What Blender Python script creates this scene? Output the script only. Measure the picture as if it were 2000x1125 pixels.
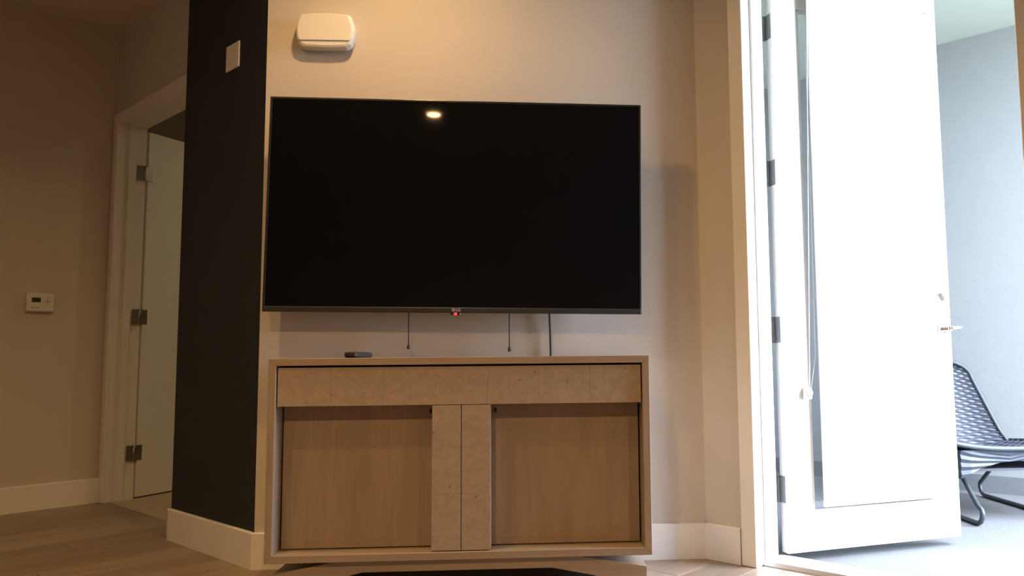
import bpy, bmesh, math, random
from mathutils import Vector, Matrix
random.seed(7)
for o in list(bpy.data.objects):
    bpy.data.objects.remove(o)
SC = bpy.context.scene
COL = SC.collection
S2 = math.sqrt(0.5)

# ------------------------------------------------------------------ camera
def look_axes(pitch, roll, yaw):
    p, r, y = (math.radians(a) for a in (pitch, roll, yaw))
    f = Vector((0, math.cos(p), math.sin(p)))
    u = Vector((0, -math.sin(p), math.cos(p)))
    rt = Vector((1, 0, 0))
    rt2 = math.cos(r) * rt + math.sin(r) * u
    u2 = -math.sin(r) * rt + math.cos(r) * u
    z = Matrix.Rotation(y, 3, 'Z')
    return z @ rt2, z @ u2, z @ f

cam_d = bpy.data.cameras.new('camera')
cam = bpy.data.objects.new('camera', cam_d)
COL.objects.link(cam)
cr, cu, cf = look_axes(5.10661, -0.52654, -3.50367)
m = Matrix.Identity(4)
for i in range(3):
    m[i][0], m[i][1], m[i][2] = cr[i], cu[i], -cf[i]
m.translation = (0, 0, 0.82)
cam.matrix_world = m
cam_d.sensor_fit = 'HORIZONTAL'
cam_d.sensor_width = 36
cam_d.lens = 1532.89 * 36 / 2000
cam_d.shift_x = -(1119.93 - 1000) / 2000
cam_d.clip_start = 0.02
SC.camera = cam

# ------------------------------------------------------------------ sky, exposure
w = bpy.data.worlds.new('sky')
SC.world = w
w.use_nodes = True
bg = w.node_tree.nodes['Background']
bg.inputs[0].default_value = (0.72, 0.82, 1.0, 1)
bg.inputs[1].default_value = 42.0
SC.view_settings.view_transform = 'Standard'
SC.view_settings.look = 'None'
SC.view_settings.gamma = 1
SC.view_settings.exposure = 0.0
SC.view_settings.use_curve_mapping = False

WARM = (1.0, 0.60, 0.24)
DOWNLIGHTS_AND_FILL = [  # x, y, watts, label
    (-0.52, 2.58, 14, 'round recessed ceiling downlight closest to the television wall'),
    (-0.76, -0.20, 46, 'round recessed ceiling downlight whose reflection glows in the television screen'),
    (1.95, -0.20, 34, 'unseen ceiling fill light added over the right of the room'),  # added out of view as warm fill, mainly for the sideboard front
    (-1.35, 1.75, 12, 'unseen ceiling fill light added in front of the dark brown wall'),  # added out of view to brighten the baseboard under the dark wall
    (-3.45, -0.20, 18, 'unseen ceiling fill light added over the left of the room'),  # added out of view to lift the warm light in the room
]
CEIL = 2.87

# ------------------------------------------------------------------ materials
def nt(name):
    mt = bpy.data.materials.new(name)
    mt.use_nodes = True
    t = mt.node_tree
    return mt, t, t.nodes['Principled BSDF']

def link(t, a, b):
    t.links.new(a, b)

def mat(name, col, rough=0.6, metal=0.0, spec=0.5, noise=0.0, nscale=30.0, bump=0.0, bscale=200.0, coat=0.0):
    mt, t, b = nt(name)
    b.inputs['Base Color'].default_value = (*col, 1)
    b.inputs['Roughness'].default_value = rough
    b.inputs['Metallic'].default_value = metal
    b.inputs['Specular IOR Level'].default_value = spec
    b.inputs['Coat Weight'].default_value = coat
    tc = t.nodes.new('ShaderNodeTexCoord')
    if noise > 0:
        n = t.nodes.new('ShaderNodeTexNoise')
        n.inputs['Scale'].default_value = nscale
        n.inputs['Detail'].default_value = 6
        link(t, tc.outputs['Object'], n.inputs['Vector'])
        r = t.nodes.new('ShaderNodeMix')
        r.data_type = 'RGBA'
        r.inputs[6].default_value = (*[c * (1 - noise) for c in col], 1)
        r.inputs[7].default_value = (*[min(1, c * (1 + noise)) for c in col], 1)
        link(t, n.outputs['Fac'], r.inputs[0])
        link(t, r.outputs[2], b.inputs['Base Color'])
    if bump > 0:
        n2 = t.nodes.new('ShaderNodeTexNoise')
        n2.inputs['Scale'].default_value = bscale
        n2.inputs['Detail'].default_value = 3
        link(t, tc.outputs['Object'], n2.inputs['Vector'])
        bp = t.nodes.new('ShaderNodeBump')
        bp.inputs['Strength'].default_value = bump
        bp.inputs['Distance'].default_value = 0.002
        link(t, n2.outputs['Fac'], bp.inputs['Height'])
        link(t, bp.outputs['Normal'], b.inputs['Normal'])
    return mt

def emit(name, col, strength):
    mt, t, b = nt(name)
    b.inputs['Base Color'].default_value = (*col, 1)
    b.inputs['Emission Color'].default_value = (*col, 1)
    b.inputs['Emission Strength'].default_value = strength
    return mt

def wood(name, c1, c2, axis='z', stretch=14.0, scale=3.0, rough=0.5, random_amount=0.0, fine=0.35):
    """grain running along one local axis"""
    mt, t, b = nt(name)
    tc = t.nodes.new('ShaderNodeTexCoord')
    mp = t.nodes.new('ShaderNodeMapping')
    sc = [scale * stretch] * 3
    sc['xyz'.index(axis)] = scale
    mp.inputs['Scale'].default_value = sc
    info = t.nodes.new('ShaderNodeObjectInfo')
    off = t.nodes.new('ShaderNodeVectorMath')
    off.operation = 'MULTIPLY_ADD'
    cmb = t.nodes.new('ShaderNodeCombineXYZ')
    for i in range(3):
        link(t, info.outputs['Random'], cmb.inputs[i])
    off.inputs[1].default_value = (37, 53, 71)
    link(t, cmb.outputs[0], off.inputs[0])
    link(t, tc.outputs['Object'], off.inputs[2])
    link(t, off.outputs[0], mp.inputs['Vector'])
    n = t.nodes.new('ShaderNodeTexNoise')
    n.inputs['Scale'].default_value = 1.0
    n.inputs['Detail'].default_value = 8
    n.inputs['Roughness'].default_value = 0.65
    n.inputs['Distortion'].default_value = 0.6
    link(t, mp.outputs[0], n.inputs['Vector'])
    ramp = t.nodes.new('ShaderNodeValToRGB')
    ramp.color_ramp.elements[0].position = 0.5 - fine
    ramp.color_ramp.elements[1].position = 0.5 + fine
    ramp.color_ramp.elements[0].color = (*c1, 1)
    ramp.color_ramp.elements[1].color = (*c2, 1)
    link(t, n.outputs['Fac'], ramp.inputs[0])
    hsv = t.nodes.new('ShaderNodeHueSaturation')
    mr = t.nodes.new('ShaderNodeMapRange')
    mr.inputs[3].default_value = 1 - random_amount
    mr.inputs[4].default_value = 1 + random_amount
    link(t, info.outputs['Random'], mr.inputs[0])
    link(t, mr.outputs[0], hsv.inputs['Value'])
    link(t, ramp.outputs[0], hsv.inputs['Color'])
    link(t, hsv.outputs[0], b.inputs['Base Color'])
    b.inputs['Roughness'].default_value = rough
    bp = t.nodes.new('ShaderNodeBump')
    bp.inputs['Strength'].default_value = 0.12
    bp.inputs['Distance'].default_value = 0.001
    link(t, n.outputs['Fac'], bp.inputs['Height'])
    link(t, bp.outputs['Normal'], b.inputs['Normal'])
    return mt

def fossil(name):
    """mottled burl-like tile with a few dark flecks"""
    mt, t, b = nt(name)
    tc = t.nodes.new('ShaderNodeTexCoord')
    info = t.nodes.new('ShaderNodeObjectInfo')
    cmb = t.nodes.new('ShaderNodeCombineXYZ')
    for i in range(3):
        link(t, info.outputs['Random'], cmb.inputs[i])
    off = t.nodes.new('ShaderNodeVectorMath')
    off.operation = 'MULTIPLY_ADD'
    off.inputs[1].default_value = (13, 29, 17)
    link(t, cmb.outputs[0], off.inputs[0])
    link(t, tc.outputs['Object'], off.inputs[2])
    n = t.nodes.new('ShaderNodeTexNoise')
    n.inputs['Scale'].default_value = 28
    n.inputs['Detail'].default_value = 8
    n.inputs['Distortion'].default_value = 1.2
    link(t, off.outputs[0], n.inputs['Vector'])
    ramp = t.nodes.new('ShaderNodeValToRGB')
    ramp.color_ramp.elements[0].position = 0.3
    ramp.color_ramp.elements[1].position = 0.72
    ramp.color_ramp.elements[0].color = (0.315, 0.245, 0.185, 1)
    ramp.color_ramp.elements[1].color = (0.385, 0.305, 0.235, 1)
    link(t, n.outputs['Fac'], ramp.inputs[0])
    v = t.nodes.new('ShaderNodeTexVoronoi')
    v.inputs['Scale'].default_value = 16
    v.inputs['Randomness'].default_value = 1
    link(t, off.outputs[0], v.inputs['Vector'])
    r2 = t.nodes.new('ShaderNodeValToRGB')
    r2.color_ramp.elements[0].position = 0.05
    r2.color_ramp.elements[1].position = 0.10
    r2.color_ramp.elements[0].color = (0.5, 0.45, 0.42, 1)
    r2.color_ramp.elements[1].color = (1, 1, 1, 1)
    link(t, v.outputs['Distance'], r2.inputs[0])
    mx = t.nodes.new('ShaderNodeMix')
    mx.data_type = 'RGBA'
    mx.blend_type = 'MULTIPLY'
    mx.inputs[0].default_value = 0.8
    link(t, ramp.outputs[0], mx.inputs[6])
    link(t, r2.outputs[0], mx.inputs[7])
    link(t, mx.outputs[2], b.inputs['Base Color'])
    b.inputs['Roughness'].default_value = 0.55
    return mt

M = {}
M['paint'] = mat('greige_wall_paint', (0.56, 0.51, 0.46), 0.75, spec=0.25, noise=0.03, nscale=3, bump=0.25, bscale=260)
M['accent'] = mat('dark_brown_wall_paint', (0.021, 0.024, 0.029), 0.7, spec=0.25, noise=0.08, nscale=4, bump=0.25, bscale=260)
M['ceiling'] = mat('ceiling_paint', (0.62, 0.57, 0.50), 0.85, spec=0.2, bump=0.2, bscale=200)
M['trim'] = mat('white_trim_paint', (0.76, 0.74, 0.71), 0.42, spec=0.4, noise=0.02, nscale=8)
M['door'] = mat('white_door_paint', (0.80, 0.80, 0.78), 0.4, spec=0.4, noise=0.015, nscale=6)
M['shade'] = mat('white_shade_fabric', (0.82, 0.82, 0.82), 0.9, spec=0.1, noise=0.02, nscale=10, bump=0.3, bscale=700)
M['plank'] = wood('floor_plank', (0.19, 0.135, 0.095), (0.34, 0.26, 0.195), 'y', 16, 2.2, 0.38, 0.16, 0.28)
M['joint'] = mat('plank_joint', (0.06, 0.045, 0.035), 0.8)
M['carpet'] = mat('beige_carpet', (0.50, 0.41, 0.30), 0.95, spec=0.1, noise=0.15, nscale=260, bump=0.8, bscale=500)
M['frame_wood'] = wood('sideboard_frame_wood', (0.26, 0.20, 0.145), (0.37, 0.29, 0.22), 'x', 16, 3, 0.42, 0.0, 0.3)
M['frame_wood_v'] = wood('sideboard_upright_wood', (0.26, 0.20, 0.145), (0.37, 0.29, 0.22), 'z', 16, 3, 0.42, 0.0, 0.3)
M['veneer'] = wood('sideboard_door_veneer', (0.27, 0.20, 0.15), (0.37, 0.285, 0.22), 'z', 9, 2.0, 0.5, 0.02, 0.25)
M['fossil'] = fossil('mottled_tile_veneer')
M['cab_dark'] = mat('dark_recess', (0.03, 0.022, 0.016), 0.8)
M['plastic_w'] = mat('white_plastic', (0.68, 0.66, 0.62), 0.45, noise=0.02, nscale=10)
M['plastic_d'] = mat('dark_plastic', (0.025, 0.02, 0.018), 0.6, spec=0.25)
M['plastic_g'] = mat('grey_plastic', (0.10, 0.09, 0.085), 0.4)
M['screen'] = mat('black_screen_glass', (0.0035, 0.0035, 0.004), 0.035, spec=0.13)
M['bezel'] = mat('black_bezel', (0.012, 0.012, 0.013), 0.3)
M['bezel_low'] = mat('dark_grey_bezel', (0.026, 0.026, 0.027), 0.35, metal=0.2)
M['silver'] = mat('silver_print', (0.55, 0.55, 0.56), 0.4)
M['nickel'] = mat('satin_nickel', (0.36, 0.33, 0.29), 0.33, metal=1.0)
M['chrome'] = mat('bright_nickel', (0.72, 0.71, 0.70), 0.25, metal=1.0)
M['hinge_grey'] = mat('grey_hinge_steel', (0.28, 0.30, 0.31), 0.5, metal=0.6)
M['lcd'] = mat('lcd_window', (0.045, 0.05, 0.035), 0.2)
M['key'] = mat('key_grey', (0.46, 0.43, 0.40), 0.5)
M['black'] = mat('black_rubber', (0.012, 0.012, 0.012), 0.55)
M['cord'] = mat('dark_cord', (0.05, 0.035, 0.035), 0.7)
M['led'] = emit('red_led', (1.0, 0.04, 0.03), 1.6)
M['lens'] = emit('lamp_lens', (1.0, 0.66, 0.30), 60)
M['sill'] = mat('aluminium_sill', (0.62, 0.60, 0.60), 0.35, metal=0.4, noise=0.04, nscale=20)
M['balc_wall'] = mat('balcony_stucco', (0.28, 0.295, 0.305), 0.9, spec=0.15, noise=0.04, nscale=12, bump=0.5, bscale=140)
M['balc_ceil'] = mat('balcony_ceiling_paint', (0.47, 0.50, 0.48), 0.9, spec=0.15, bump=0.3, bscale=140)
M['balc_floor'] = mat('balcony_concrete', (0.155, 0.158, 0.16), 0.9, spec=0.15, noise=0.16, nscale=60, bump=0.8, bscale=110)
M['grass'] = mat('lawn', (0.17, 0.20, 0.13), 0.95, spec=0.1, noise=0.3, nscale=3)
M['wicker'] = mat('slate_wicker', (0.078, 0.085, 0.115), 0.5, noise=0.2, nscale=30)
M['wicker_core'] = mat('dark_wicker_core', (0.03, 0.034, 0.048), 0.6)
M['skirting'] = mat('balcony_skirting', (0.15, 0.155, 0.17), 0.8, noise=0.05)
M['rim'] = mat('wicker_rim', (0.042, 0.05, 0.066), 0.5, noise=0.15, nscale=40)
M['tube'] = mat('dark_grey_tube', (0.055, 0.065, 0.075), 0.35, metal=0.3)
mt_, t_, b_ = nt('glazing')
tr_ = t_.nodes.new('ShaderNodeBsdfTransparent')
gl_ = t_.nodes.new('ShaderNodeBsdfGlossy')
gl_.inputs['Roughness'].default_value = 0.02
mx_ = t_.nodes.new('ShaderNodeMixShader')
mx_.inputs[0].default_value = 0.1
t_.links.new(tr_.outputs[0], mx_.inputs[1])
t_.links.new(gl_.outputs[0], mx_.inputs[2])
t_.links.new(mx_.outputs[0], t_.nodes['Material Output'].inputs[0])
M['glass'] = mt_

# ------------------------------------------------------------------ mesh helpers
class MB:
    def __init__(s):
        s.v, s.f, s.smooth = [], [], []
    def add(s, vs, fs, smooth=False):
        o = len(s.v)
        s.v += [tuple(v) for v in vs]
        s.f += [tuple(i + o for i in f) for f in fs]
        s.smooth += [smooth] * len(fs)
        return s
    def bm(s, b, smooth=False):
        b.verts.index_update()
        s.add([v.co.copy() for v in b.verts], [[v.index for v in f.verts] for f in b.faces], smooth)
        b.free()
        return s
    def box(s, x0, x1, y0, y1, z0, z1, bevel=0.0, seg=2):
        b = bmesh.new()
        bmesh.ops.create_cube(b, size=1)
        for v in b.verts:
            v.co = Vector(((x0 + x1) / 2 + v.co.x * (x1 - x0), (y0 + y1) / 2 + v.co.y * (y1 - y0), (z0 + z1) / 2 + v.co.z * (z1 - z0)))
        if bevel > 0:
            bmesh.ops.bevel(b, geom=b.edges[:], offset=bevel, segments=seg, affect='EDGES', profile=0.5)
        return s.bm(b)
    def prism(s, pts, axis, a, b_, smooth=False):
        """polygon in the two other axes, extruded along axis from a to b_"""
        n = len(pts)
        def mk(p, t):
            if axis == 'y':
                return (p[0], t, p[1])
            if axis == 'x':
                return (t, p[0], p[1])
            return (p[0], p[1], t)
        vs = [mk(p, a) for p in pts] + [mk(p, b_) for p in pts]
        fs = [tuple(range(n)), tuple(range(2 * n - 1, n - 1, -1))]
        fs += [(i, n + i, n + (i + 1) % n, (i + 1) % n) for i in range(n)]
        return s.add(vs, fs, smooth)
    def tube(s, pts, r, seg=10, caps=True, smooth=True):
        pts = [Vector(p) for p in pts]
        rs = r if isinstance(r, (list, tuple)) else [r] * len(pts)
        vs, fs = [], []
        up = None
        for i, p in enumerate(pts):
            d = (pts[min(i + 1, len(pts) - 1)] - pts[max(i - 1, 0)]).normalized()
            if up is None:
                up = Vector((0, 0, 1)) if abs(d.z) < 0.9 else Vector((1, 0, 0))
            a = d.cross(up).normalized()
            up = a.cross(d).normalized()
            for k in range(seg):
                t = 2 * math.pi * k / seg
                vs.append(p + rs[i] * (a * math.cos(t) + up * math.sin(t)))
        for i in range(len(pts) - 1):
            for k in range(seg):
                k2 = (k + 1) % seg
                fs.append((i * seg + k, i * seg + k2, (i + 1) * seg + k2, (i + 1) * seg + k))
        s.add(vs, fs, smooth)
        if caps:
            o = len(s.v) - len(vs)
            s.f.append(tuple(o + k for k in range(seg - 1, -1, -1)))
            s.f.append(tuple(o + (len(pts) - 1) * seg + k for k in range(seg)))
            s.smooth += [False, False]
        return s
    def lathe(s, prof, centre, axis, seg=32, smooth=True):
        """profile (radius, height) spun about axis direction through centre"""
        c = Vector(centre)
        ax = Vector(axis).normalized()
        a = ax.orthogonal().normalized()
        b = ax.cross(a)
        vs, fs = [], []
        for r, h in prof:
            for k in range(seg):
                t = 2 * math.pi * k / seg
                vs.append(c + ax * h + r * (a * math.cos(t) + b * math.sin(t)))
        n = len(prof)
        for i in range(n - 1):
            for k in range(seg):
                k2 = (k + 1) % seg
                fs.append((i * seg + k, i * seg + k2, (i + 1) * seg + k2, (i + 1) * seg + k))
        s.add(vs, fs, smooth)
        o = len(s.v) - len(vs)
        s.f.append(tuple(o + k for k in range(seg - 1, -1, -1)))
        s.f.append(tuple(o + (n - 1) * seg + k for k in range(seg)))
        s.smooth += [False, False]
        return s
    def build(s, name, material, parent=None, loc=(0, 0, 0), rz=0.0):
        me = bpy.data.meshes.new(name)
        me.from_pydata(s.v, [], s.f)
        b = bmesh.new()
        b.from_mesh(me)
        bmesh.ops.recalc_face_normals(b, faces=b.faces[:])
        b.to_mesh(me)
        b.free()
        for p, sm in zip(me.polygons, s.smooth):
            p.use_smooth = sm
        me.materials.append(M[material])
        o = bpy.data.objects.new(name, me)
        COL.objects.link(o)
        o.location = loc
        o.rotation_euler = (0, 0, rz)
        if parent:
            o.parent = parent
        return o

def tag(o, label, cat, group=None):
    o['label'] = label
    o['category'] = cat
    if group:
        o['group'] = group
    return o

def struct(o, label=None):
    o['kind'] = 'structure'
    if label:
        o['label'] = label
    return o

def thing(name, loc, label, cat, rz=0.0, group=None):
    o = bpy.data.objects.new(name, None)
    COL.objects.link(o)
    o.empty_display_size = 0.05
    o.location = loc
    o.rotation_euler = (0, 0, rz)
    return tag(o, label, cat, group)

DN = -math.pi / 4            # local x = D (along the slanted walls), local y = N (away from the camera)
def dn(d, n):
    return ((n + d) * S2, (n - d) * S2)

def arc(cx, cy, r, a0, a1, n):
    return [(cx + r * math.cos(a0 + (a1 - a0) * i / n), cy + r * math.sin(a0 + (a1 - a0) * i / n)) for i in range(n + 1)]

# ------------------------------------------------------------------ the room shell
WY = 3.265                   # television wall
AX, BX = -1.080, 0.737       # its two ends
ND, NR, NH, DL = 1.545, 2.830, 1.680, -5.235   # dark wall, balcony-door wall, hall door wall (N); hall side wall (D)
OD0, OD1, OTOP = -1.549, -0.556, 2.58          # balcony doorway
HD0, HD1, HTOP = -5.160, -4.080, 2.272         # hall doorway

struct(MB().box(AX, BX + 0.2, WY, WY + 0.14, -0.02, CEIL + 0.02).build('wall_front', 'paint'), 'greige wall carrying the television')
# dark accent block: slanted wall whose long face is dark brown
pA = (AX, WY)
a0 = dn(-3.875, ND)
a1 = (AX, WY)
blk = MB().prism([(-3.875, ND), (-3.0735, ND), (-2.98, 1.64), (-2.98, 1.86), (-3.875, 1.86)], 'z', -0.02, CEIL + 0.02)
struct(blk.build('wall_accent', 'accent', rz=DN), 'dark brown slanted accent wall beside the television')
struct(MB().box(OD0 - 0.60, OD0 - 0.03, NR, NR + 0.16, -0.02, CEIL + 0.02)
       .box(OD0 - 0.03, OD1 + 0.03, NR, NR + 0.16, OTOP + 0.03, CEIL + 0.02)
       .box(OD1 + 0.03, 3.6, NR, NR + 0.215, -0.02, CEIL + 0.02).build('wall_right', 'paint', rz=DN), 'greige slanted wall with the balcony doorway')  # part right of the doorway thickened to shift the daylight edge indoors
struct(MB().box(-6.62, HD0 - 0.02, NH, NH + 0.14, -0.02, CEIL + 0.02)
       .box(HD0 - 0.02, HD1 + 0.02, NH, NH + 0.14, HTOP + 0.02, CEIL + 0.02)
       .box(HD1 + 0.02, -3.80, NH, NH + 0.14, -0.02, CEIL + 0.02).build('wall_hall_end', 'paint', rz=DN), 'greige hall wall with the bedroom doorway')
struct(MB().box(DL - 0.14, DL, -2.2, NH, -0.02, CEIL + 0.02).build('wall_left', 'paint', rz=DN), 'greige hall wall carrying the thermostat')
lx = dn(DL, -2.2)
struct(MB().box(lx[0] - 0.14, lx[0] + 0.06, -3.14, lx[1] + 0.1, -0.02, CEIL + 0.02).build('wall_far_left', 'paint'))
rx = dn(3.55, NR)
struct(MB().box(lx[0] - 0.14, rx[0] + 0.14, -3.14, -3.0, -0.02, CEIL + 0.02).build('wall_behind', 'paint'))
struct(MB().box(rx[0] - 0.05, rx[0] + 0.14, -3.14, rx[1] + 0.12, -0.02, CEIL + 0.02).build('wall_far_right', 'paint'))
struct(MB().box(-9.5, 6.5, -9.5, NR + 0.16, CEIL, CEIL + 0.12).box(-9.5, -2.9, NR + 0.16, 4.7, CEIL, CEIL + 0.12).build('ceiling', 'ceiling', rz=DN), 'beige painted ceiling over the hall')

# bedroom beyond the hall door
struct(MB().box(-6.6, -6.48, NH + 0.14, 4.62, -0.02, CEIL + 0.02).build('wall_bedroom_left', 'paint', rz=DN))
struct(MB().box(-6.6, -3.4, 4.5, 4.62, -0.02, CEIL + 0.02).build('wall_bedroom_back', 'paint', rz=DN))
struct(MB().box(-3.86, -3.74, NH + 0.1, 4.62, -0.02, CEIL + 0.02).build('wall_bedroom_right', 'paint', rz=DN))
struct(MB().box(-6.6, -3.4, NH + 0.02, 4.62, -0.05, 0.004).build('floor_bedroom', 'carpet', rz=DN), 'beige carpet beyond the hall doorway')

# floor of planks running along N
floor = struct(MB().box(-9.0, 6.3, -9.0, NR + 0.03, -0.06, -0.012).build('floor', 'joint', rz=DN), 'grey-brown wood plank floor')
PW, PL = 0.178, 1.22
def inside(d, n):
    x, y = dn(d, n)
    return lx[0] - 0.1 < x < rx[0] + 0.1 and y > -3.1 and d > DL - 0.1
def nmax(d):
    if d < -3.08 - 0.02:
        return NH + 0.02 if d < -3.9 else ND + 0.03
    if d < -1.79:
        return WY / S2 + d + 0.06
    return NR + 0.03
plank_meshes = {}
def plank_mesh(length):
    key = round(length, 2)
    if key not in plank_meshes:
        b = MB().box(0.0012, PW - 0.0012, 0.0012, key - 0.0012, -0.012, 0.0, 0.0012, 1)
        me = bpy.data.meshes.new('plank')
        me.from_pydata(b.v, [], b.f)
        me.materials.append(M['plank'])
        plank_meshes[key] = me
    return plank_meshes[key]
far = MB()
row = 0
d = DL - 0.05
while d < 6.2:
    top = min(nmax(d), nmax(d + PW))
    if nmax(d) != nmax(d + PW):
        top = max(nmax(d), nmax(d + PW))
    n1 = top
    ln = PL * (0.25 + 0.75 * ((row * 0.37) % 1))
    while n1 > -8.5:
        n0 = n1 - round(ln, 2)
        cd, cn = d + PW / 2, (n0 + n1) / 2
        if inside(cd, cn) or inside(cd, n1):
            x, y = dn(cd, cn)
            if y > 1.55 or (cd < -2.2 and cn > -0.6):
                o = bpy.data.objects.new('plank', plank_mesh(ln))
                COL.objects.link(o)
                o.parent = floor
                o.location = (d, n0, 0)
            else:
                far.box(d + 0.0012, d + PW - 0.0012, n0 + 0.0012, n1 - 0.0012, -0.012, 0.0)
        n1 = n0
        ln = PL
    d += PW
    row += 1
fo = far.build('far_planks', 'plank', floor)
fo['kind'] = 'stuff'

# baseboards
BH, BT = 0.142, 0.015
def base_prof(y0, sgn):
    return [(y0, 0), (y0 + sgn * BT, 0), (y0 + sgn * BT, BH - 0.004), (y0 + sgn * (BT - 0.004), BH), (y0, BH)]
struct(MB().prism(base_prof(WY, -1), 'x', AX - 0.006, BX - 0.006).build('baseboard_front', 'trim'), 'white baseboard under the television wall')
struct(MB().prism(base_prof(ND, -1), 'x', -3.89, -3.0735 + 0.0062).prism([(-3.875, ND - BT), (-3.89, ND - BT), (-3.89, ND + 0.13), (-3.875, ND + 0.13)], 'z', 0, BH)
       .build('baseboard_accent', 'trim', rz=DN), 'white baseboard along the dark brown accent wall')
struct(MB().prism(base_prof(NR, -1), 'x', -1.782, OD0 - 0.072).build('baseboard_right', 'trim', rz=DN), 'white baseboard between television wall and balcony door casing')
struct(MB().prism(base_prof(NR, -1), 'x', OD1 + 0.08, 3.5).build('baseboard_far_right', 'trim', rz=DN))
struct(MB().prism(base_prof(DL, 1), 'y', -2.1, NH).build('baseboard_left', 'trim', rz=DN), 'white baseboard under the thermostat wall')

# balcony doorway: casing, jamb, sill
CT = 0.018
def casing(name, d0, d1, top, wd, nface, lab):
    mb = MB()
    mb.box(d0 - wd, d0, nface - CT, nface, 0, top + wd, 0.003, 1)
    mb.box(d1, d1 + wd, nface - CT, nface, 0, top + wd, 0.003, 1)
    mb.box(d0, d1, nface - CT, nface, top, top + wd, 0.003, 1)
    return struct(mb.build(name, 'trim', rz=DN), lab)
casing('trim_1', OD0, OD1, OTOP, 0.066, NR, 'white casing around the balcony doorway')
jb = MB()
jb.box(OD0 - 0.035, OD0 - 0.006, NR, NR + 0.172, 0.0, OTOP + 0.03)
jb.box(OD1 + 0.006, OD1 + 0.035, NR, NR + 0.225, 0.0, OTOP + 0.03)  # right jamb made deeper to shift the daylight edge on the television wall
jb.box(OD0 - 0.006, OD1 + 0.006, NR, NR + 0.172, OTOP + 0.006, OTOP + 0.03)
jb.box(OD0 - 0.006, OD0 + 0.006, NR + 0.06, NR + 0.115, 0.018, OTOP)
struct(jb.build('trim_2', 'trim', rz=DN), 'white jamb lining the balcony doorway')
sl = MB().prism([(NR + 0.045, 0.0), (NR + 0.05, 0.016), (NR + 0.075, 0.022), (NR + 0.20, 0.012), (NR + 0.235, -0.02), (NR + 0.045, -0.03)], 'x', OD0 - 0.006, OD1 + 0.006)
struct(sl.build('trim_3', 'sill', rz=DN), 'pale metal sill across the balcony doorway')

# hall doorway: casing and jamb
casing('trim_4', HD0, HD1, HTOP - 0.004, 0.062, NH, 'white casing around the hall doorway')
jb = MB()
jb.box(HD0 - 0.025, HD0 - 0.004, NH, NH + 0.155, 0, HTOP + 0.03)
jb.box(HD1 + 0.004, HD1 + 0.025, NH, NH + 0.155, 0, HTOP + 0.03)
jb.box(HD0 - 0.004, HD1 + 0.004, NH, NH + 0.155, HTOP, HTOP + 0.03)
jb.box(HD0 - 0.004, HD0 + 0.008, NH + 0.055, NH + 0.095, 0, HTOP)
jb.box(HD0 - 0.004, HD1 + 0.004, NH + 0.055, NH + 0.095, HTOP - 0.012, HTOP)
struct(jb.build('trim_5', 'trim', rz=DN), 'white jamb lining the hall doorway')

# ------------------------------------------------------------------ hall door leaf (opened into the bedroom)
hx, hy = -2.353, 4.938
ang = math.atan2(0.887, 0.462)
leaf = MB().box(0.022, 0.92, 0.0, 0.04, 0.012, 2.252, 0.002, 1).build('door_1', 'door', None, (hx, hy, 0), ang)
struct(leaf, 'white hall door standing open beside the dark brown wall')
leaf['category'] = 'door'
for z in (0.277, 1.095, 1.985):
    h = MB().box(-0.004, 0.050, -0.0035, 0.0, z - 0.045, z + 0.045, 0.001, 1).tube([(-0.006, -0.005, z - 0.046), (-0.006, -0.005, z + 0.046)], 0.007, 10)
    # jamb side leaf of the hinge, lying on the jamb towards the hall
    ja = DN - ang + math.pi / 2
    ux, uy = -math.cos(ja), -math.sin(ja)
    vx, vy = -uy, ux
    pts = []
    for a, b in ((0.0, -0.004), (0.040, -0.004), (0.040, 0.003), (0.0, 0.003)):
        pts.append((-0.006 + a * ux + b * vx, -0.003 + a * uy + b * vy))
    h.prism(pts, 'z', z - 0.045, z + 0.045)
    h.build('hinge', 'nickel', leaf)['label'] = 'satin nickel hinge'
lv = MB().lathe([(0.026, 0), (0.026, 0.008), (0.012, 0.012), (0.010, 0.05)], (0.835, 0, 0.95), (0, -1, 0), 20).tube([(0.835, -0.048, 0.95), (0.78, -0.05, 0.95), (0.725, -0.048, 0.95)], 0.009, 10)
lv.build('door_handle', 'nickel', leaf)

# ------------------------------------------------------------------ balcony door leaf with roller shade
HX, HY = 1.0610, 3.2110
dang = math.atan2(0.26409, 0.96450)
bd = MB()
LW, LT, LZ0, LZ1 = 0.893, 0.045, 0.020, 2.570
bd.box(0, 0.125, 0, LT, LZ0, LZ1, 0.002, 1)
bd.box(LW - 0.125, LW, 0, LT, LZ0, LZ1, 0.002, 1)
bd.box(0.125, LW - 0.125, 0, LT, LZ0, 0.180, 0.002, 1)
bd.box(0.125, LW - 0.125, 0, LT, 2.33, LZ1, 0.002, 1)
door2 = struct(bd.build('door_2', 'door', None, (HX, HY, 0), dang), 'white glazed balcony door swung open to the outside')
door2['category'] = 'door'
MB().box(0.115, LW - 0.115, 0.016, 0.028, 0.170, 2.34).build('pane', 'glass', door2)
for nm, x0, x1, z0, z1 in (('glazing_bead', 0.125, 0.140, 0.180, 2.33), ('glazing_bead', LW - 0.14, LW - 0.125, 0.180, 2.33),
                           ('glazing_bead', 0.140, LW - 0.14, 0.180, 0.186), ('glazing_bead', 0.140, LW - 0.14, 2.315, 2.33)):
    MB().box(x0, x1, 0.004, 0.016, z0, z1, 0.002, 1).build(nm, 'door', door2)
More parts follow.
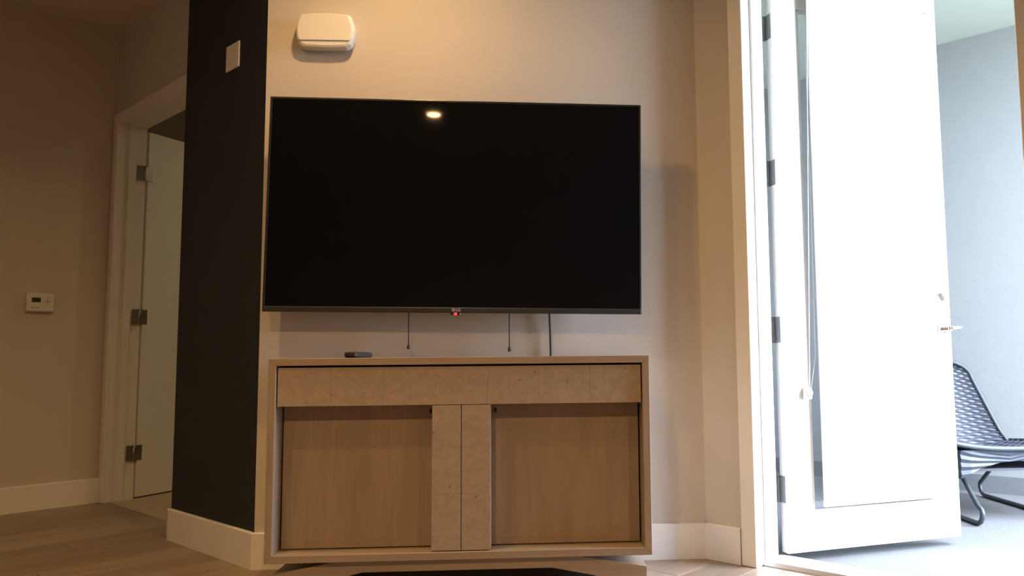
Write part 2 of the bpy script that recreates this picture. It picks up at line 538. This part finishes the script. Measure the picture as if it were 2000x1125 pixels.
for z in (0.275, 0.931, 1.600, 2.243):
    h = MB().box(-0.0025, 0.0, 0.006, LT - 0.004, z - 0.054, z + 0.054).tube([(-0.006, LT + 0.002, z - 0.055), (-0.006, LT + 0.002, z + 0.055)], 0.007, 10)
    for q in (-0.035, 0.0, 0.035):
        h.lathe([(0.0035, 0), (0.003, 0.0012)], (-0.0025, 0.02 + 0.006 * (q == 0), z + q), (-1, 0, 0), 10)
    h.build('hinge', 'hinge_grey', door2)['label'] = 'grey steel hinge'
# lever handle and deadbolt thumb turn
lv = MB().lathe([(0.030, 0), (0.030, 0.006), (0.024, 0.011), (0.012, 0.013), (0.011, 0.052)], (0.838, 0, 0.935), (0, -1, 0), 24)
lv.tube([(0.838, -0.050, 0.937), (0.86, -0.054, 0.938), (0.885, -0.052, 0.939), (0.908, -0.046, 0.941)], [0.011, 0.010, 0.0085, 0.007], 12)
lv.build('door_handle', 'chrome', door2)
db = MB().lathe([(0.030, 0), (0.030, 0.006), (0.026, 0.012)], (0.838, 0, 1.082), (0, -1, 0), 24).build('deadbolt', 'chrome', door2)
tb = MB()
c, s_ = math.cos(-0.95), math.sin(-0.95)
pr = [(a * c - b * s_ + 0.838, a * s_ + b * c + 1.082) for a, b in ((-0.021, -0.006), (0.021, -0.006), (0.021, 0.006), (-0.021, 0.006))]
tb.prism(pr, 'y', -0.030, -0.011)
tb.build('thumb_turn', 'nickel', db)

shade = thing('roller_shade', (HX, HY, 0.2), 'white roller shade drawn down over the open balcony door', 'window shade', dang)
def sp(mb, name, mt):
    return mb.build(name, mt, shade, (0, 0, -0.2))
# fabric with a slight wave
SX0, SX1 = 0.150, 0.775
vs, fs = [], []
NXs, NZs = 24, 40
for side in (0, 1):
    for j in range(NZs + 1):
        for i in range(NXs + 1):
            x = SX0 + (SX1 - SX0) * i / NXs
            z = 0.222 + (2.42 - 0.222) * j / NZs
            wv = 0.0025 * math.sin(i * 0.55 + 0.4) * (1 - j / NZs) ** 3
            vs.append((x, -0.040 + wv - 0.0006 * side, z))
st = (NXs + 1) * (NZs + 1)
for side in (0, 1):
    for j in range(NZs):
        for i in range(NXs):
            q = [j * (NXs + 1) + i, j * (NXs + 1) + i + 1, (j + 1) * (NXs + 1) + i + 1, (j + 1) * (NXs + 1) + i]
            fs.append(tuple(side * st + k for k in (q if side else q[::-1])))
ring = [i for i in range(NXs + 1)] + [j * (NXs + 1) + NXs for j in range(1, NZs + 1)] + [NZs * (NXs + 1) + i for i in range(NXs - 1, -1, -1)] + [j * (NXs + 1) for j in range(NZs - 1, 0, -1)]
for k in range(len(ring)):
    a, b = ring[k], ring[(k + 1) % len(ring)]
    fs.append((a, b, b + st, a + st))
sp(MB().add(vs, fs, True), 'fabric', 'shade')
sp(MB().box(SX0, SX1, -0.046, -0.034, 0.203, 0.230, 0.004, 2), 'hem_bar', 'shade')
sp(MB().box(SX0 - 0.012, SX1 + 0.012, -0.075, -0.001, 2.385, 2.45, 0.004, 2), 'headrail', 'door')
sp(MB().box(SX1 + 0.012, SX1 + 0.016, -0.066, -0.001, 2.375, 2.44), 'bracket', 'chrome')
ch = [(SX0 - 0.006, -0.058, 2.40)]
for k in range(1, 26):
    t = k / 25
    ch.append((SX0 - 0.006 - 0.030 * t, -0.058 + 0.036 * t, 2.40 - 1.72 * t))
cb = [(SX0 - 0.002, -0.028, 2.40)]
for k in range(1, 26):
    t = k / 25
    cb.append((SX0 - 0.002 + 0.004 * math.sin(t * 3) - 0.028 * max(0, t - 0.92) * 12, -0.028 + 0.008 * t, 2.40 - 1.72 * t))
sp(MB().tube(ch, 0.0016, 6).tube(cb, 0.0016, 6), 'bead_chain', 'plastic_w')
tn = MB().box(0.092, 0.122, -0.030, -0.001, 0.640, 0.690, 0.006, 2).lathe([(0.013, 0), (0.013, 0.006)], (0.107, -0.030, 0.668), (0, -1, 0), 16)
sp(tn, 'chain_tensioner', 'plastic_w')

# ------------------------------------------------------------------ balcony
BN = 5.33
struct(MB().box(-3.9, 0.35, NR + 0.10, BN + 0.2, -0.12, -0.02).build('floor_balcony', 'balc_floor', rz=DN), 'pale grey textured balcony floor')
struct(MB().box(-3.9, 0.35, BN, BN + 0.2, -0.02, 2.86).build('wall_balcony', 'balc_wall', rz=DN), 'pale grey stucco balcony wall')
struct(MB().box(-3.9, -3.0, NR + 0.0, BN + 0.2, -0.02, 2.86).build('wall_balcony_end', 'balc_wall', rz=DN))
struct(MB().box(-3.9, 0.35, NR + 0.16, BN + 0.2, 2.845, 3.0).build('ceiling_balcony', 'balc_ceil', rz=DN), 'pale balcony ceiling')
struct(MB().box(-3.0, 0.35, BN - 0.012, BN, -0.02, 0.085).build('baseboard_balcony', 'skirting', rz=DN), 'grey skirting at the foot of the balcony wall')
struct(MB().box(-40, 40, -40, 40, -0.35, -0.30).build('ground', 'grass', loc=(20, -20, 0)))

# wicker lounge chair facing the camera
CX = 2.46
chair = thing('lounge_chair', (CX, 4.2, -0.02), 'dark slate wicker lounge chair on sled legs behind the open balcony door', 'chair')
def cpt(u, v):
    """u across -1..1, v along: 0 front lip .. 0.42 seat back .. 1 top of the back (chair local coordinates)"""
    if v < 0.45:
        t = v / 0.45
        y = -0.37 + 0.66 * t
        z = 0.370 - 0.060 * t + 0.02 * math.exp(-(t / 0.12) ** 2) * 0
        hw = 0.33 - 0.04 * t
        dip = 0.03 * math.sin(math.pi * min(1, t * 1.05)) if t < 0.95 else 0
        z += 0.03 * abs(u) ** 2.5 - dip * (1 - u * u)
    else:
        t = (v - 0.45) / 0.55
        y = 0.29 + 0.13 * t
        z = 0.310 + 0.50 * t
        # half width from the seat corner to the rounded top
        hw = 0.29 - 0.142 * t
        if t > 0.78:
            q = (t - 0.78) / 0.22
            hw = (0.29 - 0.142 * 0.78) * math.sqrt(max(0.02, 1 - q ** 2.2)) 
        bend = math.exp(-(t / 0.12) ** 2)
        y += -0.10 * abs(u) ** 2.2 * (1 - 0.55 * t) - 0.02 * bend
        z += 0.02 * bend * (abs(u) ** 2 - 0.3) 
    return Vector((u * hw, y, z))
def cnorm(u, v):
    e = 0.004
    a = cpt(min(1, u + e), v) - cpt(max(-1, u - e), v)
    b = cpt(u, min(1, v + e)) - cpt(u, max(0, v - e))
    n = a.cross(b)
    return n.normalized() if n.length > 1e-9 else Vector((0, -1, 0))
core = MB()
NU, NV = 24, 60
vs = []
for off in (0.006, -0.006):
    for j in range(NV + 1):
        for i in range(NU + 1):
            u, v = -1 + 2 * i / NU, j / NV
            vs.append(cpt(u, v) + cnorm(u, v) * off * 0.5)
fs = []
st = (NU + 1) * (NV + 1)
for sd in (0, 1):
    for j in range(NV):
        for i in range(NU):
            q = [j * (NU + 1) + i, j * (NU + 1) + i + 1, (j + 1) * (NU + 1) + i + 1, (j + 1) * (NU + 1) + i]
            fs.append(tuple(sd * st + k for k in q))
ring = [i for i in range(NU + 1)] + [j * (NU + 1) + NU for j in range(1, NV + 1)] + [NV * (NU + 1) + i for i in range(NU - 1, -1, -1)] + [j * (NU + 1) for j in range(NV - 1, 0, -1)]
for k in range(len(ring)):
    a, b = ring[k], ring[(k + 1) % len(ring)]
    fs.append((a, b, b + st, a + st))
core.add(vs, fs, True)
shell = core.build('seat_shell', 'wicker_core', chair)
# woven strands: each row weaves over and under the stakes
wv = MB()
rows, nst = 62, 13
for j in range(rows):
    v = 0.008 + 0.98 * j / (rows - 1)
    for sd in (1, -1):
        vs, fs = [], []
        n = nst * 4
        for i in range(n + 1):
            u = -1 + 2 * i / n
            ph = math.cos(math.pi * i / 4 + math.pi * (j % 2))
            off = sd * (0.004 + 0.0042 * (ph * sd))
            p = cpt(u, v)
            nn = cnorm(u, v)
            tdir = (cpt(u, min(1, v + 0.004)) - cpt(u, max(0, v - 0.004)))
            tdir = tdir.normalized() if tdir.length > 1e-9 else Vector((0, 0, 1))
            hw = 0.0068 if v > 0.45 else 0.0058
            vs += [p + nn * off - tdir * hw, p + nn * (off + 0.003 * sd), p + nn * off + tdir * hw]
        for i in range(n):
            a = i * 3
            fs += [(a, a + 3, a + 4, a + 1), (a + 1, a + 4, a + 5, a + 2)]
        wv.add(vs, fs, True)
ww = wv.build('wicker_weave', 'wicker', chair)
ww['kind'] = 'stuff'
# braided rim round the shell
rim = [cpt(-1 + 2 * i / 20, 0) for i in range(21)] + [cpt(1, j / 50) for j in range(1, 51)] + [cpt(1 - 2 * i / 12, 1) for i in range(1, 13)] + [cpt(-1, 1 - j / 50) for j in range(1, 51)]
MB().tube(rim, 0.013, 8, False).build('rim', 'rim', chair)
# apron hanging under the seat edge, arched at the front
ap = MB()
path = [(-0.318, 0.26), (-0.322, 0.0), (-0.325, -0.30), (-0.30, -0.355)] + [(-0.30 + 0.60 * i / 12, -0.362) for i in range(1, 12)] + [(0.30, -0.355), (0.325, -0.30), (0.322, 0.0), (0.318, 0.26)]
rowsA = 7
vs, fs = [], []
for k, (x, y) in enumerate(path):
    top = 0.364 - 0.040 * max(0, (y + 0.36)) / 0.62
    if y < -0.34:
        dep = 0.055 + 0.085 * (abs(x) / 0.30) ** 2.2
    else:
        dep = 0.14 - 0.04 * (y + 0.36) / 0.62
    for r_ in range(rowsA + 1):
        wob = 0.004 * (1 if (r_ + k) % 2 else -1)
        nx, ny = (0, -1) if y < -0.34 else (math.copysign(1, x), 0)
        vs.append((x + nx * wob, y + ny * wob, top - dep * r_ / rowsA))
for k in range(len(path) - 1):
    for r_ in range(rowsA):
        a = k * (rowsA + 1) + r_
        fs.append((a, a + 1, a + rowsA + 2, a + rowsA + 1))
o = len(vs)
vs += [(x * 0.97, y * 0.97 + 0.0, z) for x, y, z in vs]
fs += [tuple(i + o for i in f[::-1]) for f in fs]
ap.add(vs, fs, False)
ap.build('apron', 'rim', chair)
MB().box(-0.29, 0.29, -0.32, 0.25, 0.255, 0.268).build('seat_base', 'wicker_core', chair)
for sx in (-0.24, 0.24):
    pts = [(sx, -0.20, 0.27)]
    pts += [(sx, -0.20 - 0.20 * t, 0.27 - 0.19 * t) for t in (0.5, 0.9)]
    fr = (-0.375, 0.062)
    for k in range(9):
        a = math.radians(20 + (-110) * k / 8)
        pts.append((sx, -0.365 - 0.052 * math.cos(a) * 1.0 , 0.064 + 0.052 * math.sin(a)))
    pts += [(sx, -0.1, 0.012), (sx, 0.25, 0.012)]
    for k in range(9):
        a = math.radians(-90 + 110 * k / 8)
        pts.append((sx, 0.36 + 0.05 * math.cos(a), 0.062 + 0.05 * math.sin(a)))
    pts += [(sx, 0.31, 0.16), (sx, 0.24, 0.27)]
    MB().tube(pts, 0.012, 12).build('sled_leg', 'tube', chair)

# ------------------------------------------------------------------ sideboard
X0, X1, Z0, Z1, Y0, Y1 = -0.893, 0.4405, 0.131, 0.828, 2.800, 3.225
T = 0.026
sb = thing('sideboard', ((X0 + X1) / 2, (Y0 + Y1) / 2, 0), 'grey-brown wood sideboard with mottled tile drawer front and two plain doors', 'sideboard')
OX, OY = (X0 + X1) / 2, (Y0 + Y1) / 2
def cab(mb, name, mt, parent=None):
    """parts are written in world coordinates; move them into the sideboard's own"""
    mb.v = [(x - OX, y - OY, z) for x, y, z in mb.v]
    o_ = mb.build(name, mt, parent or sb)
    if name in ('top_panel', 'bottom_panel', 'side_panel', 'base'):
        bv = o_.modifiers.new('bevel', 'BEVEL')
        bv.width = 0.0018
        bv.segments = 2
        bv.limit_method = 'ANGLE'
    return o_
cab(MB().prism([(X0, Z1), (X0 + T, Z1 - T), (X1 - T, Z1 - T), (X1, Z1)], 'y', Y0, Y1), 'top_panel', 'frame_wood')
cab(MB().prism([(X0, Z0), (X1, Z0), (X1 - T, Z0 + T), (X0 + T, Z0 + T)], 'y', Y0, Y1), 'bottom_panel', 'frame_wood')
cab(MB().prism([(X0, Z0), (X0 + T, Z0 + T), (X0 + T, Z1 - T), (X0, Z1)], 'y', Y0, Y1), 'side_panel', 'frame_wood_v')
cab(MB().prism([(X1, Z0), (X1, Z1), (X1 - T, Z1 - T), (X1 - T, Z0 + T)], 'y', Y0, Y1), 'side_panel', 'frame_wood_v')
cab(MB().box(X0 + T, X1 - T, Y1 - 0.012, Y1 - 0.002, Z0 + T, Z1 - T), 'back_panel', 'cab_dark')
IX0, IX1, IZ0, IZ1 = X0 + T, X1 - T, Z0 + T, Z1 - T
DZ = 0.661
dr = cab(MB().box(IX0 + 0.004, IX1 - 0.004, Y0 + 0.016, Y0 + 0.034, DZ, IZ1 - 0.007).box(IX0 + 0.02, IX1 - 0.02, Y0 + 0.034, Y1 - 0.05, DZ + 0.006, IZ1 - 0.02), 'drawer', 'frame_wood')
NTl = 7
tw = (IX1 - IX0 - 0.008) / NTl
for k in range(NTl):
    a = IX0 + 0.004 + k * tw
    cab(MB().box(a + 0.00015, a + tw - 0.00015, Y0 + 0.009, Y0 + 0.017, DZ, IZ1 - 0.007, 0.0005, 1), 'tile', 'fossil', dr)
XM, SW = -0.227, 0.101
for sgn in (-1, 1):
    xs0, xs1 = (XM - 0.0012 - SW, XM - 0.0012) if sgn < 0 else (XM + 0.0012, XM + 0.0012 + SW)
    xp0, xp1 = (IX0 + 0.006, xs0) if sgn < 0 else (xs1, IX1 - 0.006)
    YP = Y0 + 0.085
    do = cab(MB().box(xp0, xp1, YP, YP + 0.018, IZ0 + 0.004, DZ + 0.004), 'door', 'veneer')
    do['label'] = 'plain wood door panel'
    stl = cab(MB().box(xs0, xs1, Y0 + 0.016, YP + 0.018, IZ0 + 0.003, DZ - 0.002), 'stile', 'frame_wood_v', do)
    zz = [DZ - 0.002, 0.514, 0.352, IZ0 + 0.003]
    for k in range(3):
        cab(MB().box(xs0 + 0.0002, xs1 - 0.0002, Y0 + 0.009, Y0 + 0.017, zz[k + 1] + 0.00015, zz[k] - 0.00015, 0.0005, 1), 'tile', 'fossil', do)
    kx = xs0 - 0.012 if sgn < 0 else xs1 + 0.014
    cab(MB().box(kx - 0.005, kx + 0.005, YP - 0.010, YP + 0.002, DZ - 0.034, DZ - 0.018, 0.002, 1), 'door_catch', 'black', do)
b = [(-0.872, 0.0), (-0.872, 0.088), (-0.650, 0.1305), (0.165, 0.1305), (0.424, 0.088), (0.424, 0.0), (0.335, 0.0), (0.30, 0.048), (0.090, 0.090), (-0.565, 0.090), (-0.755, 0.048), (-0.79, 0.0)]
cab(MB().prism(b, 'y', Y0 + 0.022, Y1 - 0.03), 'base', 'frame_wood')

# remote control on the sideboard
rm = thing('remote_control', (-0.625, 3.0, Z1), 'small dark remote control lying on the left of the sideboard top', 'remote control', math.radians(78))
bod = []
for t, hw, z0, z1 in ((-0.085, 0.010, 0.008, 0.016), (-0.082, 0.020, 0.004, 0.020), (-0.07, 0.024, 0.0005, 0.022), (0.06, 0.024, 0.0005, 0.020), (0.078, 0.020, 0.003, 0.018), (0.083, 0.010, 0.007, 0.014)):
    bod.append([(t, -hw, z0 + 0.004), (t, -hw * 0.75, z0), (t, hw * 0.75, z0), (t, hw, z0 + 0.004), (t, hw, z1 - 0.003), (t, hw * 0.85, z1), (t, -hw * 0.85, z1), (t, -hw, z1 - 0.003)])
mb = MB()
vs = [p for ring_ in bod for p in ring_]
fs = [(i * 8 + k, i * 8 + (k + 1) % 8, (i + 1) * 8 + (k + 1) % 8, (i + 1) * 8 + k) for i in range(5) for k in range(8)] + [tuple(range(8)), tuple(range(40, 48))]
mb.add(vs, fs)
mb.build('body', 'plastic_d', rm)
for i in range(6):
    for k in range(3):
        MB().lathe([(0.0045, 0), (0.004, 0.0018)], (-0.055 + 0.02 * i, -0.013 + 0.013 * k, 0.0208), (0, 0, 1), 8).build('button', 'plastic_g', rm)

# ------------------------------------------------------------------ television
TW, TH, TC = 1.494, 0.863, (-0.276, 3.13, 1.4345)
tv = thing('television', TC, 'large flat screen television mounted on the wall above the sideboard', 'television')
tv.rotation_euler = (0, 0.0134, 0)
hw, hh = TW / 2, TH / 2
MB().box(-hw, hw, 0.004, 0.014, -hh, hh, 0.003, 2).box(-0.55, 0.55, 0.012, 0.060, -hh + 0.03, 0.20, 0.008, 2).build('back_cover', 'bezel', tv)
MB().box(-hw + 0.009, hw - 0.009, 0.0005, 0.006, -hh + 0.022, hh - 0.009).build('screen', 'screen', tv)
bz = MB()
bz.box(-hw, -hw + 0.009, -0.001, 0.014, -hh, hh, 0.002, 2)
bz.box(hw - 0.009, hw, -0.001, 0.014, -hh, hh, 0.002, 2)
bz.box(-hw + 0.008, hw - 0.008, -0.001, 0.014, hh - 0.009, hh, 0.002, 2)
bz.build('bezel', 'bezel', tv)
lowb = MB().box(-hw + 0.002, hw - 0.002, -0.0025, 0.02, -hh, -hh + 0.022, 0.004, 3).build('lower_bezel', 'bezel_low', tv)
# maker's mark: ring with two strokes and two letters
def text_mesh(txt, size, loc, mt, parent, name):
    cu_ = bpy.data.curves.new(name, 'FONT')
    cu_.body = txt
    cu_.size = size
    cu_.extrude = 0.0004
    cu_.align_x = 'LEFT'
    tmp = bpy.data.objects.new(name, cu_)
    COL.objects.link(tmp)
    bpy.context.view_layer.update()
    me = bpy.data.meshes.new_from_object(tmp.evaluated_get(bpy.context.evaluated_depsgraph_get()))
    bpy.data.objects.remove(tmp)
    bpy.data.curves.remove(cu_)
    me.materials.clear()
    me.materials.append(M[mt])
    o = bpy.data.objects.new(name, me)
    COL.objects.link(o)
    o.parent = parent
    o.location = loc
    o.rotation_euler = (math.pi / 2, 0, 0)
    return o
lgx = 0.005
text_mesh('LG', 0.016, (lgx, -0.0032, -hh + 0.0065), 'silver', lowb, 'lettering')
rg = MB()
rg.tube([(lgx - 0.009 + 0.0055 * math.cos(a * math.pi / 12), -0.0030, -hh + 0.012 + 0.0055 * math.sin(a * math.pi / 12)) for a in range(25)], 0.0007, 6, False)
rg.box(lgx - 0.0096, lgx - 0.0084, -0.0036, -0.0026, -hh + 0.0095, -hh + 0.0150)
rg.box(lgx - 0.0090, lgx - 0.0045, -0.0036, -0.0026, -hh + 0.0095, -hh + 0.0106)
rg.build('emblem', 'silver', lowb)
MB().box(-0.016, 0.024, 0.0, 0.018, -hh - 0.008, -hh + 0.001, 0.002, 1).build('sensor_housing', 'bezel', tv)
MB().lathe([(0.0068, 0), (0.0060, 0.0025)], (0.004, 0.001, -hh - 0.0035), (0, -1, 0), 14).build('standby_light', 'led', tv)

mount = thing('television_mount', (-0.276, WY, 1.40), 'black wall bracket behind the television with two thin pull cords hanging', 'tv mount')
MB().box(-0.35, 0.35, -0.018, 0.0, -0.10, 0.16, 0.002, 1).build('wall_plate', 'black', mount)
for sx, zc in ((-0.195, 0.866), (0.210, 0.853)):
    MB().box(sx - 0.016, sx + 0.016, -0.0745, -0.018, -0.26, 0.24, 0.002, 1).build('upright', 'black', mount)
    pc = MB().tube([(sx, -0.062, -0.255), (sx + 0.001, -0.063, -0.34), (sx - 0.001, -0.062, -0.45), (sx, -0.062, zc - 1.40 + 0.012)], 0.0022, 8)
    pcord = pc.build('pull_cord', 'cord', mount)
    MB().lathe([(0.002, 0.022), (0.005, 0.016), (0.0075, 0.006), (0.006, 0.0)], (sx, -0.062, zc - 1.40 - 0.004), (0, 0, 1), 14).build('cord_toggle', 'cord', pcord)

pts = []
for k in range(21):
    t = k / 20
    pts.append((0.100 + 0.006 * math.sin(t * 5.2) + 0.006 * t * t - 0.006 * (1 - t), 3.243 + 0.004 * math.sin(t * 3) - 0.030 * math.exp(-((t - 0.0) / 0.18) ** 2) * 0, 1.10 - 0.85 * t))
cable = MB().tube(pts, 0.0042, 8).build('power_cable', 'black')
cable.location = (0, 0, 0)
tag(cable, 'black power cable running from the television down behind the sideboard', 'cable')

# ------------------------------------------------------------------ small things on the walls
# door chime
ch_ = thing('door_chime', (-0.831, WY, 2.19), 'cream plastic door chime box high on the television wall', 'door chime')
def barrel(hw_, hh_, bulge, top_r, n=8):
    """outline with bulging sides and rounded corners"""
    pts_ = []
    for k in range(n + 1):
        t = -1 + 2 * k / n
        pts_.append((hw_ + bulge * (1 - t * t), hh_ * t * 0.86))
    for k in range(1, 5):
        a = k / 5
        pts_.append((hw_ - top_r * (1 - math.cos(a * math.pi / 2)), hh_ * (0.86 + 0.14 * math.sin(a * math.pi / 2))))
    for k in range(n + 1):
        t = 1 - 2 * k / n
        pts_.append(((hw_ - top_r) * t, hh_ + 0.004 * (1 - t * t)))
    left = [(-x, z) for x, z in pts_[:n + 5]][::-1]
    up_ = pts_ + left
    top_half = [p for p in up_]
    # bottom edge
    for k in range(n + 1):
        t = -1 + 2 * k / n
        top_half.append(((hw_ - top_r) * t, -hh_ - 0.004 * (1 - t * t)))
    return top_half
def loft(name, layers, mt, parent):
    mb_ = MB()
    n = len(layers[0][0])
    vs_ = []
    for pts_, y in layers:
        vs_ += [(x, y, z) for x, z in pts_]
    fs_ = []
    for i in range(len(layers) - 1):
        for k in range(n):
            k2 = (k + 1) % n
            fs_.append((i * n + k, i * n + k2, (i + 1) * n + k2, (i + 1) * n + k))
    fs_.append(tuple(range(n)))
    fs_.append(tuple(range((len(layers) - 1) * n, len(layers) * n)))
    mb_.add(vs_, fs_)
    return mb_.build(name, mt, parent)
loft('housing', [(barrel(0.100, 0.066, 0.012, 0.016), 0.0), (barrel(0.106, 0.071, 0.014, 0.018), -0.008), (barrel(0.106, 0.071, 0.014, 0.018), -0.036), (barrel(0.103, 0.067, 0.014, 0.018), -0.045), (barrel(0.096, 0.060, 0.013, 0.018), -0.049)], 'plastic_w', ch_)
def cover(k, dz):
    return [(x * k, max(z * k, -0.047 + 0.5 * (1 - k) * 0.07) - 0.006 * (x / 0.1) ** 2 * (1 if z < -0.03 else 0) * 0 + dz) for x, z in barrel(0.101, 0.066, 0.014, 0.016)]
loft('cover', [(cover(1.0, 0.0015), -0.044), (cover(1.0, 0.0015), -0.050), (cover(0.985, 0.0015), -0.053), (cover(0.94, 0.0015), -0.0545)], 'plastic_w', ch_)

# thermostat
tpx, tpy = dn(DL, 1.322)
th = thing('thermostat', (tpx, tpy, 1.163), 'white thermostat with small display on the hall wall', 'thermostat', DN)
# local x = D (out of the wall), y = N (to the right)
mb = MB().box(0, 0.006, -0.060, 0.060, -0.046, 0.046, 0.002, 1)
mb.build('back_plate', 'plastic_w', th)
tb_ = MB().box(0.006, 0.030, -0.068, 0.068, -0.053, 0.053, 0.006, 2).build('body', 'plastic_w', th)
MB().box(0.029, 0.0315, -0.043, 0.000, 0.000, 0.026).build('display', 'lcd', th)
MB().box(0.029, 0.0318, 0.018, 0.052, 0.004, 0.010, 0.001, 1).box(0.029, 0.0318, 0.032, 0.038, -0.014, 0.028, 0.001, 1).build('rocker_key', 'key', th)
for y in (-0.036, -0.014):
    MB().box(0.029, 0.0318, y - 0.008, y + 0.008, -0.034, -0.028, 0.001, 1).build('button', 'key', th)

# blank cover plate on the dark wall
ppx, ppy = dn(-3.378, ND)
bp_ = thing('blank_cover_plate', (ppx, ppy, 2.172), 'square white blank cover plate high on the dark brown wall', 'wall plate', DN)
MB().box(-0.062, 0.062, -0.007, 0.0, -0.059, 0.059, 0.003, 2).build('plate', 'plastic_w', bp_)
for x in (-0.024, 0.024):
    for z in (-0.042, 0.042):
        MB().lathe([(0.0035, 0), (0.003, 0.001)], (x, -0.007, z), (0, -1, 0), 10).build('screw', 'plastic_w', bp_)

# ------------------------------------------------------------------ recessed ceiling downlights and added fill lights built alike
bx_, by_ = dn(-4.35, 3.3)  # spot for a fill light added to brighten the hall door leaf
for x, y, watts, lab in DOWNLIGHTS_AND_FILL + [(bx_, by_, 5, 'unseen ceiling fill light added in the room beyond the hall door')]:
    dl = thing('ceiling_downlight_or_fill', (x, y, CEIL), lab, 'ceiling light', group='recessed downlights')
    MB().lathe([(0.088, 0.0), (0.088, -0.004), (0.078, -0.008), (0.066, -0.006), (0.060, 0.0)], (0, 0, 0), (0, 0, 1), 40).build('trim_ring', 'plastic_w', dl)
    MB().lathe([(0.060, -0.0055), (0.060, -0.0075), (0.052, -0.010)], (0, 0, 0), (0, 0, 1), 40).build('lens', 'lens', dl)
    ld = bpy.data.lights.new('downlight_or_fill_lamp', 'AREA')
    ld.shape = 'DISK'
    ld.size = 0.10
    ld.energy = watts
    ld.color = WARM if y < 3 else (1.0, 0.84, 0.52)
    ld.spread = math.radians(150)
    lo = bpy.data.objects.new('downlight_or_fill_lamp', ld)
    COL.objects.link(lo)
    lo.parent = dl
    lo.location = (0, 0, -0.016)

# sky portal across the open end of the balcony (guides sampling only, gives no light itself)
pd = bpy.data.lights.new('sky_portal', 'AREA')
pd.shape = 'RECTANGLE'
pd.size, pd.size_y = BN - NR - 0.16, 2.87
pd.cycles.is_portal = True
po = bpy.data.objects.new('sky_portal', pd)
COL.objects.link(po)
px, py = dn(0.36, (BN + NR + 0.16) / 2)
zdir = Vector((S2, -S2, 0))          # light's local +Z points outwards, it shines along -Z (into the balcony)
yv_ = Vector((0, 0, 1))
xv_ = yv_.cross(zdir)
mm = Matrix.Identity(4)
for i in range(3):
    mm[i][0], mm[i][1], mm[i][2] = xv_[i], yv_[i], zdir[i]
mm.translation = (px, py, 1.41)
po.matrix_world = mm
